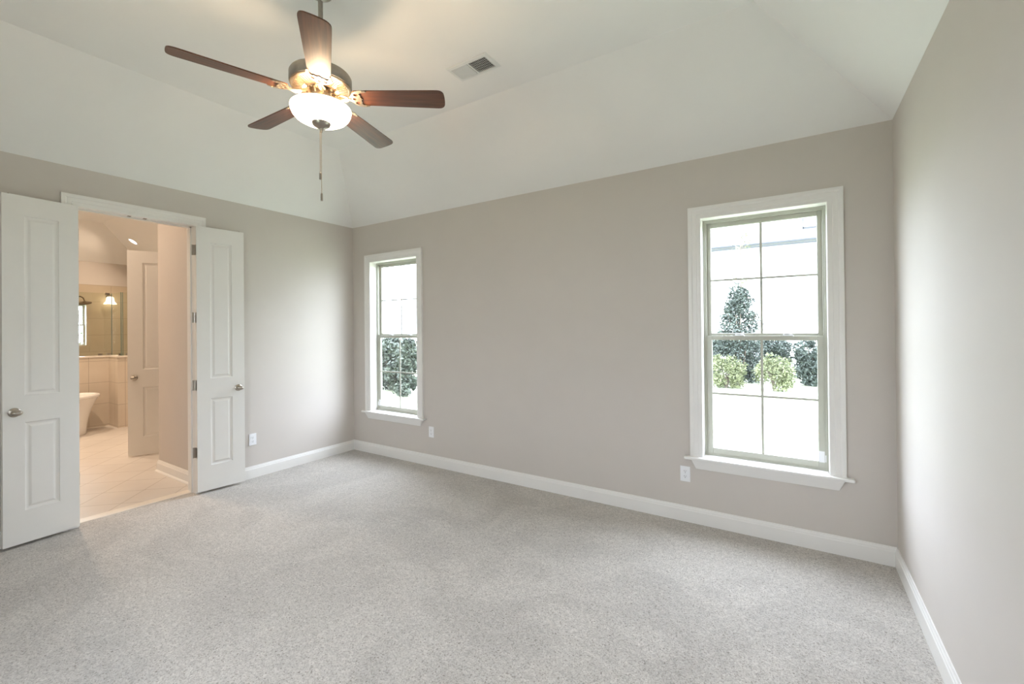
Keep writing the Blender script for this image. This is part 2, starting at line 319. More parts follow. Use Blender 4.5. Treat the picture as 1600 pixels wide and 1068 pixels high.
# ------------------------------------------------------------------ windows
def make_window(name, loc, rz, w, z0, z1, detail=True, latch_side=1, label=None):
    root = empty(name, loc, rz); struct(root); h = z1 - z0
    P = lambda n, bm, m, par=root, bv=0: obj(n, bm, m, par, bevel=bv)
    # local: x along the wall from the opening's left edge, y outward, z from 0 (world height)
    P('window_casing', sweep(new_bm(), [(0,0,z0),(0,0,z1),(w,0,z1),(w,0,z0)], (0,-1,0), CAS), m_trim)
    st = new_bm(); box(st, -.128, w+.128, -.052, 0, z0-.02, z0); box(st, 0, w, 0, .088, z0-.02, z0)
    P('window_sill', st, m_trim, bv=.006)
    a = new_bm(); t0, t1, b0, b1 = -.080, w+.080, -.050, w+.050
    vs = [a.verts.new(p) for p in ((t0,0,z0-.02),(t1,0,z0-.02),(t1,-.036,z0-.02),(t0,-.036,z0-.02),(b0,0,z0-.092),(b1,0,z0-.092),(b1,-.012,z0-.092),(b0,-.012,z0-.092))]
    for f in ((0,1,2,3),(7,6,5,4),(0,4,5,1),(1,5,6,2),(2,6,7,3),(3,7,4,0)): a.faces.new([vs[i] for i in f])
    P('window_apron', a, m_trim, bv=.003)
    j = new_bm(); box(j, -JT, 0, 0, .16, z0-.02, z1+JT); box(j, w, w+JT, 0, .16, z0-.02, z1+JT); box(j, 0, w, 0, .16, z1, z1+JT); box(j, 0, w, .088, .16, z0-.02, z0)
    P('jamb', j, m_trim)
    f = new_bm()
    for (t_, ya, yb) in ((.012,.086,.155),(.020,.094,.150)):
        box(f, 0, t_, ya, yb, z0, z1); box(f, w-t_, w, ya, yb, z0, z1); box(f, t_, w-t_, ya, yb, z1-t_, z1); box(f, t_, w-t_, ya, yb, z0, z0+t_*.8)
    P('window_frame', f, m_vinyl, bv=.0015)
    zm = z0 + h * .5
    def sash(nm, y0, y1, za, zb, st_, rt_, rb_):
        s = new_bm(); xa, xb = .019, w-.019
        box(s, xa, xa+st_, y0, y1, za, zb); box(s, xb-st_, xb, y0, y1, za, zb); box(s, xa+st_, xb-st_, y0, y1, zb-rt_, zb); box(s, xa+st_, xb-st_, y0, y1, za, za+rb_)
        so = P(nm, s, m_vinyl, bv=.003)
        yc = (y0+y1)/2; gx0, gx1, gz0, gz1 = xa+st_, xb-st_, za+rb_, zb-rt_
        P('glass_pane', box(new_bm(), gx0-.004, gx1+.004, yc-.002, yc+.002, gz0-.004, gz1+.004), m_glass, so)
        g = new_bm(); box(g, w/2-.008, w/2+.008, yc-.006, yc-.002, gz0, gz1); zc = (gz0+gz1)/2 - (.0 if nm=='upper_sash' else -.004)
        box(g, gx0, w/2-.008, yc-.006, yc-.002, zc-.0075, zc+.0075); box(g, w/2+.008, gx1, yc-.006, yc-.002, zc-.0075, zc+.0075)
        P('muntin', g, m_vinyl, so)
        return so
    lo_ = sash('lower_sash', .096, .120, z0+.010, zm+.016, .036, .034, .046)
    up_ = sash('upper_sash', .124, .148, zm-.004, z1-.018, .030, .036, .038)
    if detail:
        for cx in (w*.32, w*.715):
            L = new_bm(); tube(L, [(cx-.030,.094,zm+.018),(cx-.026,.092,zm+.030),(cx-.005,.090,zm+.031),(cx+.018,.088,zm+.024),(cx+.032,.086,zm+.012)], [.004,.005,.005,.0045,.003], 8)
            box(L, cx-.034, cx+.026, .096, .118, zm+.016, zm+.020)
            P('sash_lock', L, m_white, lo_)
        sx = w-.019-.036 if latch_side > 0 else .019
        P('sash_label', box(new_bm(), sx+.002, sx+.034, .0945, .096, z0+.050, z0+.125), m_paper, lo_)
        tx = w-.018 if latch_side > 0 else .009
        P('balance_shoe', box(new_bm(), tx, tx+.009, .088, .096, z0+.055, z0+.100), m_white, root)
    return root
make_window('window_1', (WX1, 0, 0), 0, WIN_W, WZ0, WZ1, latch_side=-1)
make_window('window_2', (WX2, 0, 0), 0, WIN_W, WZ0, WZ1)
for i, (x, w) in enumerate(FILL_WINS): make_window('window_%d' % (i + 4), (x + w, -DEP, 0), PI, w, WZ0, WZ1, detail=False)  # added fill window, out of view behind the camera

# ------------------------------------------------------------------ panel doors
def slab_bm(w, zb, zt, panels, th=.035):
    bm = new_bm(); xs = sorted({0, w} | {p[0] for p in panels} | {p[1] for p in panels}); zs = sorted({zb, zt} | {p[2] for p in panels} | {p[3] for p in panels})
    steps = [(0,0),(.004,.006),(.012,.0085),(.020,.0085),(.032,.003),(.036,.0025)]
    for side in (0, 1):
        y = lambda d: (-d if side == 0 else -th + d)
        vc = {}
        def v(x, d, z):
            k = (round(x,5), round(d,5), round(z,5))
            if k not in vc: vc[k] = bm.verts.new((x, y(d), z))
            return vc[k]
        for i in range(len(xs)-1):
            for j in range(len(zs)-1):
                x0, x1, z0, z1 = xs[i], xs[i+1], zs[j], zs[j+1]
                if any(abs(p[0]-x0) < 1e-5 and abs(p[2]-z0) < 1e-5 for p in panels):
                    for (i0,d0),(i1,d1) in zip(steps, steps[1:]):
                        A = [(x0+i0,z0+i0),(x1-i0,z0+i0),(x1-i0,z1-i0),(x0+i0,z1-i0)]; B = [(x0+i1,z0+i1),(x1-i1,z0+i1),(x1-i1,z1-i1),(x0+i1,z1-i1)]
                        for k in range(4):
                            l = (k+1) % 4; bm.faces.new((v(A[k][0],d0,A[k][1]), v(A[l][0],d0,A[l][1]), v(B[l][0],d1,B[l][1]), v(B[k][0],d1,B[k][1])))
                    i1, d1 = steps[-1]; bm.faces.new([v(x,d1,z) for x,z in ((x0+i1,z0+i1),(x1-i1,z0+i1),(x1-i1,z1-i1),(x0+i1,z1-i1))])
                else: bm.faces.new((v(x0,0,z0), v(x1,0,z0), v(x1,0,z1), v(x0,0,z1)))
    for (xa,za,xb,zb_) in ((0,zb,w,zb),(w,zb,w,zt),(w,zt,0,zt),(0,zt,0,zb)):
        bm.faces.new([bm.verts.new(p) for p in ((xa,0,za),(xb,0,zb_),(xb,-th,zb_),(xa,-th,za))])
    bmesh.ops.remove_doubles(bm, verts=bm.verts, dist=1e-5)
    return bm
def knob(parent, x, z, side, y0, m=None):
    # oval knob on a round rose; side +1 sticks out to +y
    b_ = new_bm()
    lathe(b_, [(.001,0),(.031,0),(.032,.004),(.024,.009),(.011,.012),(.0095,.030),(.012,.034)], 24, (0,0,0), 'Y')
    pr = [(.001,.030)] + [(math.sin(t)*.0205, .0475-math.cos(t)*.0185) for t in [PI*k/12 for k in range(1,12)]] + [(.001,.066)]
    lathe(b_, pr, 28, (0,0,0), 'Y', sx=1.45, sy=1.0)
    for v_ in b_.verts: v_.co = Vector((x + v_.co.x, y0 + side * v_.co.y, z + v_.co.z))
    return obj('door_knob', b_, m or m_nickel, parent, smooth=True)
def hinge(parent, z, x=0, y=-.0):
    b_ = new_bm(); box(b_, x-.001, x+.0015, y-.033, y, z-.047, z+.047); 
    tube(b_, [(x-.005,y-.036,z-.047),(x-.005,y-.036,z+.047)], .0055, 10)
    return obj('hinge', b_, m_nickel, parent, smooth=True)
P2 = [(.108,.286,.247,.858),(.108,.286,1.045,2.300)]
# right leaf: hinge at y=-1.728, opens along +y; left leaf: hinge at y=-2.507, along -y
def leaf(name, hinge_y, dirn):
    ang = math.atan2(dirn * .390, .040); root = empty(name, (.0605, hinge_y, 0), ang); struct(root)
    # local +y for dirn=+1 points to -x (wall); room side is local -y
    bm = slab_bm(.392, .022, 2.438, P2)
    if dirn > 0:
        for v_ in bm.verts: v_.co.y = -v_.co.y            # room face at y=0, body towards +y (the wall)
    obj('door_slab', bm, m_door, root, bevel=.0012)
    room = -1 if dirn > 0 else 1
    knob(root, .337, .935, room, 0); knob(root, .337, .935, -room, -room * .035).scale = (1,1,1)
    for z in (.378, .991, 1.605, 2.221):
        b_ = new_bm(); yy = -room
        box(b_, -.0015, .0, yy*.001, yy*.034, z-.047, z+.047)
        tube(b_, [(-.0045, yy*.037, z-.047), (-.0045, yy*.037, z+.047)], .0055, 10)
        # plate on the jamb side
        if dirn > 0: box(b_, -.024, -.004, yy*.040, yy*.0425, z-.047, z+.047)
        obj('hinge', b_, m_nickel, root)
    b_ = new_bm(); lathe(b_, [(.001,0),(.006,0),(.006,.003),(.0035,.006),(.001,.007)], 12, (.337+.02, -room*.017, 2.438)); obj('ball_catch', b_, m_bronze, root)
    return root
leaf('door_1', -2.509, -1); leaf('door_2', -1.730, 1)

# bathroom water closet door
A = Vector((-2.014, -1.620, 0)); D = Vector((.166, .301, 0)).normalized(); bw = .76
hp = A + D * bw; ang = math.atan2(-D.y, -D.x)           # local x from hinge to free edge
root = struct(empty('door_3', hp, ang))
Pw = [(.143, bw-.143, .230, .820), (.143, bw-.143, 1.033, 2.305)]
bm = slab_bm(bw, .012, 2.447, Pw)
obj('door_slab', bm, m_door, root, bevel=.0012)
knob(root, bw-.063, .934, 1, 0); knob(root, bw-.063, .934, -1, -.035)
for z in (.3, .98, 1.6, 2.2): obj('hinge', box(new_bm(), -.002, .001, -.034, -.001, z-.047, z+.047), m_nickel, root)

# ------------------------------------------------------------------ outlets and vent
def outlet(loc, rz, label):
    r = tag(empty('wall_outlet', loc, rz), label, 'outlet', 'white duplex outlets')
    # local: plate in xz, sticks out to -y
    pl = new_bm(); box(pl, -.036, .036, -.0055, 0, -.058, .058); obj('cover_plate', pl, m_white, r, bevel=.002)
    for s in (1, -1):
        rc = new_bm(); cz = s * .0195
        lathe(rc, [(.0175,0),(.0175,.0015),(.016,.002)], 24, (0,-.0055,cz), 'Y', sy=.82)
        for v_ in rc.verts: v_.co.y = -.0055 - (v_.co.y + .0055)
        f_ = obj('receptacle', rc, m_white, r)
        sl = new_bm(); box(sl, -.0075, -.0055, -.0079, -.0070, cz-.001, cz+.008); box(sl, .0055, .0075, -.0079, -.0070, cz, cz+.0075); lathe(sl, [(.0028,-.0079),(.0028,-.0070)], 10, (0,0,cz-.0065), 'Y')
        obj('slots', sl, m_dark, f_)
    sw = new_bm(); lathe(sw, [(.003,-.0066),(.003,-.005)], 12, (0,0,0), 'Y'); obj('screw', sw, m_vent, r)
    return r
outlet((3.903, 0, .360), 0, 'white duplex outlet on the long wall beside the sill of the large near window')
outlet((1.294, 0, .366), 0, 'white duplex outlet on the long wall just right of the small far window')
outlet((0, -1.219, .385), -PI/2 + PI, 'white duplex outlet on the left wall beside the open narrow door')

vr = tag(empty('ceiling_vent', (2.726, -1.0735, ZT)), 'white metal air register with angled slats on the flat ceiling right of the fan', 'vent')
fr = new_bm(); X0, X1, Y0, Y1_ = -.175, .175, -.097, .097; xi0, xi1, yi0, yi1 = -.148, .146, -.067, .067
sweep(fr, [(xi0,yi0,0),(xi0,yi1,0),(xi1,yi1,0),(xi1,yi0,0)], (0,0,-1), [(0,0),(0,.010),(-.018,.008),(-.028,.002),(-.028,0)], closed=True)
box(fr, -.006, .006, yi0, yi1, -.010, 0); obj('register_frame', fr, m_vent, vr)
bk = new_bm(); box(bk, xi0, xi1, yi0, yi1, -.0015, -.0005); obj('duct_shade_plate', bk, m_duct, vr)  # plate coloured dark to stand for the shade inside the duct
sl = new_bm()
for k in range(11):      # left half: fins across, tilted so their faces look at the camera
    x = xi0 + .001 + k * .0118
    vs = [sl.verts.new(p) for p in ((x,yi0,-.0095),(x+.001,yi0,-.0095),(x+.012,yi0,-.0020),(x+.011,yi0,-.0020),(x,yi1,-.0095),(x+.001,yi1,-.0095),(x+.012,yi1,-.0020),(x+.011,yi1,-.0020))]
    for f in ((0,1,2,3),(7,6,5,4),(0,4,5,1),(1,5,6,2),(2,6,7,3),(3,7,4,0)): sl.faces.new([vs[i] for i in f])
obj('slats', sl, m_vent, vr)
sl = new_bm()
for k in range(6):       # right half: fins along
    y = yi0 + .002 + k * .0222
    vs = [sl.verts.new(p) for p in ((.006,y,-.0095),(.006,y+.001,-.0095),(.006,y+.009,-.0020),(.006,y+.008,-.0020),(xi1,y,-.0095),(xi1,y+.001,-.0095),(xi1,y+.009,-.0020),(xi1,y+.008,-.0020))]
    for f in ((0,1,2,3),(7,6,5,4),(0,4,5,1),(1,5,6,2),(2,6,7,3),(3,7,4,0)): sl.faces.new([vs[i] for i in f])
for k in range(10): x = .014 + k*.0135; box(sl, x, x+.0012, yi0, yi1, -.0040, -.0018)
obj('slats', sl, m_vent, vr)

# ------------------------------------------------------------------ ceiling fan
FX, FY = 2.483, -2.102
fan = tag(empty('ceiling_fan', (FX, FY, ZT)), 'five-bladed dark wood ceiling fan with lit frosted glass bowl and two pull chains', 'ceiling fan')
Z = lambda z: z - ZT
b = new_bm(); lathe(b, [(.001,0),(.068,0),(.070,Z(3.312)),(.060,Z(3.290)),(.032,Z(3.272)),(.017,Z(3.266)),(.001,Z(3.266))], 36); obj('canopy', b, m_pewter, fan, smooth=True)
b = new_bm(); tube(b, [(0,0,Z(3.25)),(0,0,Z(2.89))], .0125, 16); obj('downrod', b, m_pewter, fan, smooth=True)
b = new_bm(); lathe(b, [(.001,Z(2.93)),(.022,Z(2.93)),(.030,Z(2.90)),(.045,Z(2.878)),(.130,Z(2.862)),(.150,Z(2.853)),(.1565,Z(2.842)),(.157,Z(2.800)),(.1545,Z(2.792)),(.150,Z(2.790)),(.001,Z(2.790))], 64)
mh = obj('motor_housing', b, m_pewter, fan, smooth=True)
b = new_bm(); lathe(b, [(.152,Z(2.7905)),(.152,Z(2.785)),(.147,Z(2.781)),(.140,Z(2.779)),(.085,Z(2.768)),(.070,Z(2.768)),(.070,Z(2.7905))], 64); rg = obj('vent_ring', b, m_brass, fan, smooth=True)
b = new_bm()
for k in range(60):
    a = 2*PI*k/60; ca, sa = math.cos(a), math.sin(a)
    p0 = V(.092*ca, .092*sa, Z(2.7685)); p1 = V(.138*ca, .138*sa, Z(2.7775)); t_ = V(-sa, ca, 0)*.0016
    vs = [b.verts.new(p) for p in (p0-t_, p0+t_, p1+t_*1.5, p1-t_*1.5, p0-t_-V(0,0,.003), p0+t_-V(0,0,.003), p1+t_*1.5-V(0,0,.003), p1-t_*1.5-V(0,0,.003))]
    for f in ((0,3,2,1),(4,5,6,7),(0,1,5,4),(1,2,6,5),(2,3,7,6),(3,0,4,7)): b.faces.new([vs[i] for i in f])
obj('ribs', b, m_brass, rg)
b = new_bm(); lathe(b, [(.001,Z(2.770)),(.052,Z(2.770)),(.052,Z(2.738)),(.066,Z(2.735)),(.066,Z(2.722)),(.056,Z(2.716)),(.056,Z(2.700)),(.090,Z(2.694)),(.092,Z(2.688)),(.060,Z(2.684)),(.001,Z(2.684))], 48); obj('light_fitter', b, m_brass, fan, smooth=True)
for k in range(10):
    a = 2*PI*k/10+.2; ca, sa = math.cos(a), math.sin(a)
    b = new_bm(); tube(b, [(.058*ca,.058*sa,Z(2.770)),(.070*ca,.070*sa,Z(2.752)),(.062*ca,.062*sa,Z(2.734))], .006, 8)
    obj('hub_scroll', b, m_brass, fan, smooth=True)
# glass bowl, open at the top
prof_o = [(.1525,.080),(.1535,.072),(.151,.058),(.143,.040),(.128,.023),(.105,.010),(.075,.002),(.040,-.001),(.012,-.001)]
prof = [(r, Z(2.595)+z) for r, z in prof_o] + [(max(.012, r-.005), Z(2.595)+z+.004) for r, z in reversed(prof_o[:-1])] + [(.1475, Z(2.595)+.080)]
b = new_bm(); rings = []
n_ = 64
for r, z in prof: rings.append([b.verts.new((r*math.cos(2*PI*k/n_), r*math.sin(2*PI*k/n_), z)) for k in range(n_)])
for i in range(len(rings)):
    a_, c_ = rings[i], rings[(i+1) % len(rings)]
    for k in range(n_): b.faces.new((a_[k], a_[(k+1)%n_], c_[(k+1)%n_], c_[k]))
obj('glass_bowl', b, m_bowl, fan, smooth=True)
b = new_bm(); lathe(b, [(.001,Z(2.602)),(.046,Z(2.600)),(.048,Z(2.594)),(.043,Z(2.582)),(.028,Z(2.571)),(.014,Z(2.568)),(.009,Z(2.564)),(.009,Z(2.556)),(.006,Z(2.552)),(.006,Z(2.545)),(.001,Z(2.544))], 32); obj('finial', b, m_nickel, fan, smooth=True)
b = new_bm(); tube(b, [(0,0,Z(2.69)),(0,0,Z(2.60))], .005, 8); obj('centre_rod', b, m_brass, fan)
for k in range(3):
    a = math.radians(20 + 120*k); p = V(.085*math.cos(a), .085*math.sin(a), Z(2.662))
    b = new_bm(); lathe(b, [(.001,-.026),(.012,-.024),(.020,-.012),(.021,0),(.016,.014),(.010,.022),(.009,.028),(.001,.028)], 20); obj('bulb', b, m_bulb, fan, smooth=True, loc=p - V(0,0,.014))
for k in range(3):
    a = math.radians(72 + 120*k)
    d = bpy.data.lights.new('bulb_light', 'POINT'); d.energy = 9.5; d.color = (1, .72, .44); d.shadow_soft_size = .022
    o = bpy.data.objects.new('bulb_light', d); col.objects.link(o); o.parent = fan; o.location = (.098*math.cos(a), .098*math.sin(a), Z(2.650))
for (dx, dy, zt_, zb_, ln) in ((-.012,.0,2.56,2.33,.036),(.004,-.003,2.545,2.215,.040)):
    b = new_bm(); z = zt_
    tube(b, [(dx,dy,Z(zt_+.01)),(dx,dy,Z(zb_))], .0014, 6)
    while z > zb_: lathe(b, [(.0004,Z(z)-.0018),(.0023,Z(z)),(.0004,Z(z)+.0018)], 6, (dx,dy,0)); z -= .006
    ch = obj('pull_chain', b, m_brass, fan)
    b = new_bm(); lathe(b, [(.001,Z(zb_)+.004),(.003,Z(zb_)+.002),(.0055,Z(zb_)-.004),(.006,Z(zb_-ln)+.004),(.0055,Z(zb_-ln)),(.001,Z(zb_-ln))], 14, (dx,dy,0)); obj('pull_handle', b, m_nickel, ch, smooth=True)
# blades
def rounded(pts, r, n=5):
    out = []; N = len(pts)
    for i in range(N):
        p0, p, p1 = Vector(pts[i-1]), Vector(pts[i]), Vector(pts[(i+1)%N])
        a_ = (p0-p).normalized(); c_ = (p1-p).normalized(); rr = r[i]
        if rr == 0: out.append(tuple(p)); continue
        s_, e_ = p + a_*rr, p + c_*rr
        for k in range(n+1):
            t = k/n; out.append(tuple((1-t)**2*s_ + 2*t*(1-t)*p + t*t*e_))
    return out
blade_pts = rounded([(.175,-.052),(.60,-.0655),(.655,-.066),(.664,0),(.655,.066),(.60,.0655),(.175,.052),(.160,0)], [.02,0,.032,.04,.032,0,.02,.02])
def circle(cx, cy, rx, ry, n=12): return [(cx+rx*math.cos(2*PI*k/n), cy+ry*math.sin(2*PI*k/n)) for k in range(n)]
iron = [(.150,-.014),(.160,-.020),(.172,-.040),(.190,-.054),(.214,-.062),(.243,-.058),(.250,-.050),(.232,-.047),(.216,-.044),(.208,-.034),(.214,-.024),(.211,-.012),(.222,0)]
iron = iron + [(x, -y) for x, y in reversed(iron[:-1])]
proto = None
for k in range(5):
    a = math.radians(251.9 + 72*k)
    if proto is None:
        b = poly_plate(new_bm(), blade_pts, -.003, .003); bl = obj('blade', b, m_wood, fan, bevel=.0015)
        b = poly_plate(new_bm(), iron, -.0075, -.0032, holes=[circle(.190,-.030,.013,.010), circle(.190,.030,.013,.010), circle(.178,0,.010,.009)])
        for (x, y) in ((.228,-.054),(.228,.054),(.212,0)): lathe(b, [(.005,-.0095),(.005,-.0075)], 10, (x,y,0))
        # curved arm from the hub out to the plate (the blade is pitched, the arm twists with it)
        tube(b, [(.062,0,.024),(.085,.004,.010),(.105,.006,-.004),(.125,.003,-.009),(.142,0,-.007),(.160,0,-.0055)], [.008,.0095,.010,.0095,.009,.007], 12)
        tube(b, [(.085,.004,.008),(.100,-.016,.0),(.120,-.020,-.006),(.145,-.010,-.006)], .005, 8); tube(b, [(.085,.004,.008),(.104,.022,.0),(.124,.022,-.006),(.148,.010,-.006)], .005, 8)
        ir = obj('blade_iron', b, m_brass, bl, smooth=True); proto = bl
    else:
        bl = copy_tree(proto, fan)
    bl.rotation_mode = 'XYZ'; bl.rotation_euler = (math.radians(-12), 0, a); bl.location = (0, 0, Z(2.735))

# ------------------------------------------------------------------ bathroom shell
BX, BY, BL = -6.0, -.20, -3.1            # back wall, right wall, left wall
S, T1 = .70, .82; ZB = H + S*T1
struct(obj('floor_bathroom', box(new_bm(), BX-.15, -.15, BL-.15, BY+.15, -.15, 0), m_floor_tile))
struct(obj('wall_bathroom_far', wall_holes(new_bm(), 'y', BL, BY, BX-.16, BX, -.1, H, [(-1.515, -1.025, 1.235, 1.980)]), m_wall))
struct(obj('wall_bathroom_right', box(new_bm(), BX-.16, -.15, BY, BY+.15, -.1, H), m_wall))
struct(obj('wall_bathroom_left', box(new_bm(), BX-.16, -.15, BL-.15, BL, -.1, ZB), m_wall))
struct(obj('wall_bathroom_stub', box(new_bm(), -1.09, -.15, -1.63, -1.51, 0, ZB), m_wall))
struct(obj('wall_bathroom_closet', box(new_bm(), -1.645, -.97, -.953, -.84, 0, ZB), m_wall))
b = new_bm()
pts = {'a': (BX,BL,H), 'b': (BX,BY,H), 'c': (-.15,BY,H), 'd': (BX+T1,BL,ZB), 'e': (BX+T1,BY-T1,ZB), 'f': (-.15,BY-T1,ZB), 'g': (-.15,BL,ZB)}
v = {k: b.verts.new(p) for k, p in pts.items()}
b.faces.new([v[k] for k in 'abed']); b.faces.new([v[k] for k in 'bcfe']); b.faces.new([v[k] for k in 'defg'])
tp = {k: b.verts.new((p[0] - (.15 if p[0] == BX else 0), p[1] + (.15 if p[1] == BY else (-.15 if p[1] == BL else 0)), ZB+.2)) for k, p in pts.items() if k in 'abcg'}
b.faces.new([tp[k] for k in 'abcg']); b.faces.new((v['a'],v['b'],tp['b'],tp['a'])); b.faces.new((v['b'],v['c'],tp['c'],tp['b'])); b.faces.new((v['c'],v['f'],v['g'],tp['g'],tp['c'])); b.faces.new((v['a'],v['d'],v['g'],tp['g'],tp['a']))
struct(obj('ceiling_bathroom', b, m_ceil))
b = sweep(new_bm(), [(-.15,-1.63,0),(-1.09,-1.63,0),(-1.09,-1.51,0)], (0,0,1), [(a_, b_) for a_, b_ in BASE])
o = struct(obj('baseboard_bathroom', b, m_trim))
b = sweep(new_bm(), [(-.15,-1.63,0),(-1.09,-1.63,0),(-1.09,-1.51,0)], (0,0,1), [(.0155,0),(.030,0),(.028,.009),(.022,.016),(.0155,.018)]); struct(obj('trim_4', b, m_trim))

# shower: tiled back wall, knee wall with a return, glass on top
tz = 2.33
struct(obj('wall_shower_tile', wall_holes(new_bm(), 'y', -2.2, BY, BX, BX+.012, 0, tz, [(-1.515, -1.025, 1.235, 1.980)]), m_shower_tile))
KX1, KX2, KY, KT, KH = -4.573, -4.180, -1.110, .12, 1.085
k1 = new_bm(); box(k1, KX1-KT, KX1, -2.7, KY+KT, 0, KH); box(k1, KX2-KT, KX2, KY, BY, 0, KH)
struct(obj('wall_knee', k1, m_wall_tile))
struct(obj('wall_knee_return', box(new_bm(), KX1, KX2-.0005, KY-.001, KY+KT, 0, KH), m_wall_tile_y))
cp = new_bm(); box(cp, KX1-KT-.01, KX1+.012, -2.7, KY-.012, KH, KH+.022); box(cp, KX1-KT-.01, KX2+.012, KY-.012, KY+KT+.01, KH, KH+.022); box(cp, KX2-KT-.01, KX2+.012, KY+KT+.01, BY, KH, KH+.022)
struct(obj('trim_5', cp, m_marble))
gz0, gz1 = KH+.024, 2.10; gx1, gx2, gy = KX1-.055, KX2-.060, KY+.062
def glass_panel(label, x0, x1, y0, y1, edge, gm=None, ew=.003):
    r = tag(empty('shower_glass', ((x0+x1)/2, (y0+y1)/2, gz0)), label, 'glass panel', 'shower glass panels')
    cx, cy = (x0+x1)/2, (y0+y1)/2
    obj('glass_sheet', box(new_bm(), x0-cx, x1-cx, y0-cy, y1-cy, 0, gz1-gz0), gm or m_shower_glass, r)
    ex, ey = edge; obj('polished_edge', box(new_bm(), ex-.006-cx, ex+.006-cx, ey-ew-cy, ey+ew-cy, 0, gz1-gz0), m_glass_edge, r)
    return r
g1 = glass_panel('long clear shower glass panel on the half wall behind the bathtub', gx1-.005, gx1+.005, -2.6, gy-.012, (gx1, gy-.010))
g2 = glass_panel('short clear shower glass return panel at the corner of the half wall', gx1+.02, gx2-.012, gy-.005, gy+.005, (gx2-.008, gy), m_return_glass, .004)
g3 = glass_panel('clear shower glass panel on the nearer half wall beside the paneled bathroom door', gx2-.005, gx2+.005, gy+.012, BY-.01, (gx2, gy+.018), m_return_glass)
for r_, (x, y, z) in ((g1, (gx1, -1.20, gz0)), (g1, (gx1, gy-.05, gz0)), (g2, (gx2-.05, gy, gz0)), (g3, (gx2, gy+.08, gz0)), (g1, (gx1, gy-.06, gz1-.03))):
    l = r_.location; b = new_bm(); box(b, x-l.x-.014, x-l.x+.014, y-l.y-.025, y-l.y+.025, z-l.z-.0, z-l.z+.035); obj('glass_clip', b, m_nickel, r_, bevel=.002)

# window reflection in the shower glass, built as an opening in the back wall
root = struct(empty('window_3', (BX, -1.50, 0), PI/2))
w3, z3a, z3b = .46, 1.25, 1.965
b = sweep(new_bm(), [(0,-.012,z3a),(0,-.012,z3b),(w3,-.012,z3b),(w3,-.012,z3a)], (0,-1,0), [(0,0),(0,.006),(.045,.006),(.045,0)], closed=True); obj('window_casing', b, m_shower_tile, root)
b = new_bm()
for t_, (ya, yb) in ((.015,(-.012,.14)),): box(b, -t_, 0, ya, yb, z3a-t_, z3b+t_); box(b, w3, w3+t_, ya, yb, z3a-t_, z3b+t_); box(b, 0, w3, ya, yb, z3b, z3b+t_); box(b, 0, w3, ya, yb, z3a-t_, z3a)
obj('jamb', b, m_trim, root)
zm3 = (z3a+z3b)/2
for nm, za, zb_, y in (('lower_sash', z3a, zm3+.012, .06), ('upper_sash', zm3-.012, z3b, .085)):
    b = new_bm(); box(b, 0, .026, y, y+.022, za, zb_); box(b, w3-.026, w3, y, y+.022, za, zb_); box(b, .026, w3-.026, y, y+.022, zb_-.024, zb_); box(b, .026, w3-.026, y, y+.022, za, za+.024)
    s_ = obj(nm, b, m_vinyl, root)
    zc = (za+zb_)/2; obj('muntin', box(new_bm(), .026, w3-.026, y+.006, y+.010, zc-.006, zc+.006), m_vinyl, s_)
    obj('glass_pane', box(new_bm(), .024, w3-.024, y+.010, y+.014, za+.02, zb_-.02), m_glass, s_)

# bathtub
tub = tag(empty('bathtub', (-4.15, -2.135, 0)), 'white freestanding bathtub with flared rim on the bathroom tile', 'bathtub')
def tub_ring(bm, rx, ry, z, n=72, e=2.4):
    out = []
    for k in range(n):
        a = 2*PI*k/n; ca, sa = math.cos(a), math.sin(a)
        out.append(bm.verts.new((rx*math.copysign(abs(ca)**(2/e), ca), ry*math.copysign(abs(sa)**(2/e), sa), z)))
    return out
lv = [(.235,.640,0),(.243,.650,.01),(.245,.653,.06),(.250,.662,.15),(.260,.680,.25),(.277,.706,.35),(.300,.738,.44),(.325,.768,.505),(.335,.778,.525),(.352,.794,.530),(.357,.799,.540),(.357,.799,.562),(.350,.792,.572),(.330,.772,.574),(.318,.760,.565),(.305,.745,.50),(.285,.71,.38),(.25,.66,.22),(.20,.60,.16),(.10,.45,.145)]
b = new_bm(); rs = [tub_ring(b, *l) for l in lv]
for a_, c_ in zip(rs, rs[1:]):
    for k in range(72): b.faces.new((a_[k], a_[(k+1)%72], c_[(k+1)%72], c_[k]))
b.faces.new(rs[0]); b.faces.new(rs[-1]); obj('tub_body', b, m_tub, tub, smooth=True)
b = new_bm(); lathe(b, [(.001,.146),(.03,.146),(.03,.150),(.001,.151)], 20); obj('drain', b, m_nickel, tub)

# shower head on the back wall
sh = tag(empty('shower_fixture', (BX+.012, -1.19, 2.10)), 'round bronze shower head on a curved arm before the reflected window', 'shower head')
b = new_bm(); lathe(b, [(.001,0),(.03,0),(.03,.006),(.012,.014),(.001,.015)], 20, (0,0,-.02), 'X'); obj('wall_flange', b, m_nickel, sh, smooth=True)
b = new_bm(); tube(b, [(0,0,-.02),(.10,.01,0),(.20,.03,.0),(.27,.05,-.03),(.30,.06,-.085)], .010, 10); obj('shower_arm', b, m_bronze, sh, smooth=True)
b = new_bm(); lathe(b, [(.001,.03),(.016,.03),(.022,.014),(.085,.006),(.095,0),(.093,-.010),(.001,-.012)], 32); obj('spray_disc', b, m_bronze, sh, smooth=True, loc=(.30,.06,-.115), rot=(math.radians(12),math.radians(14),0))

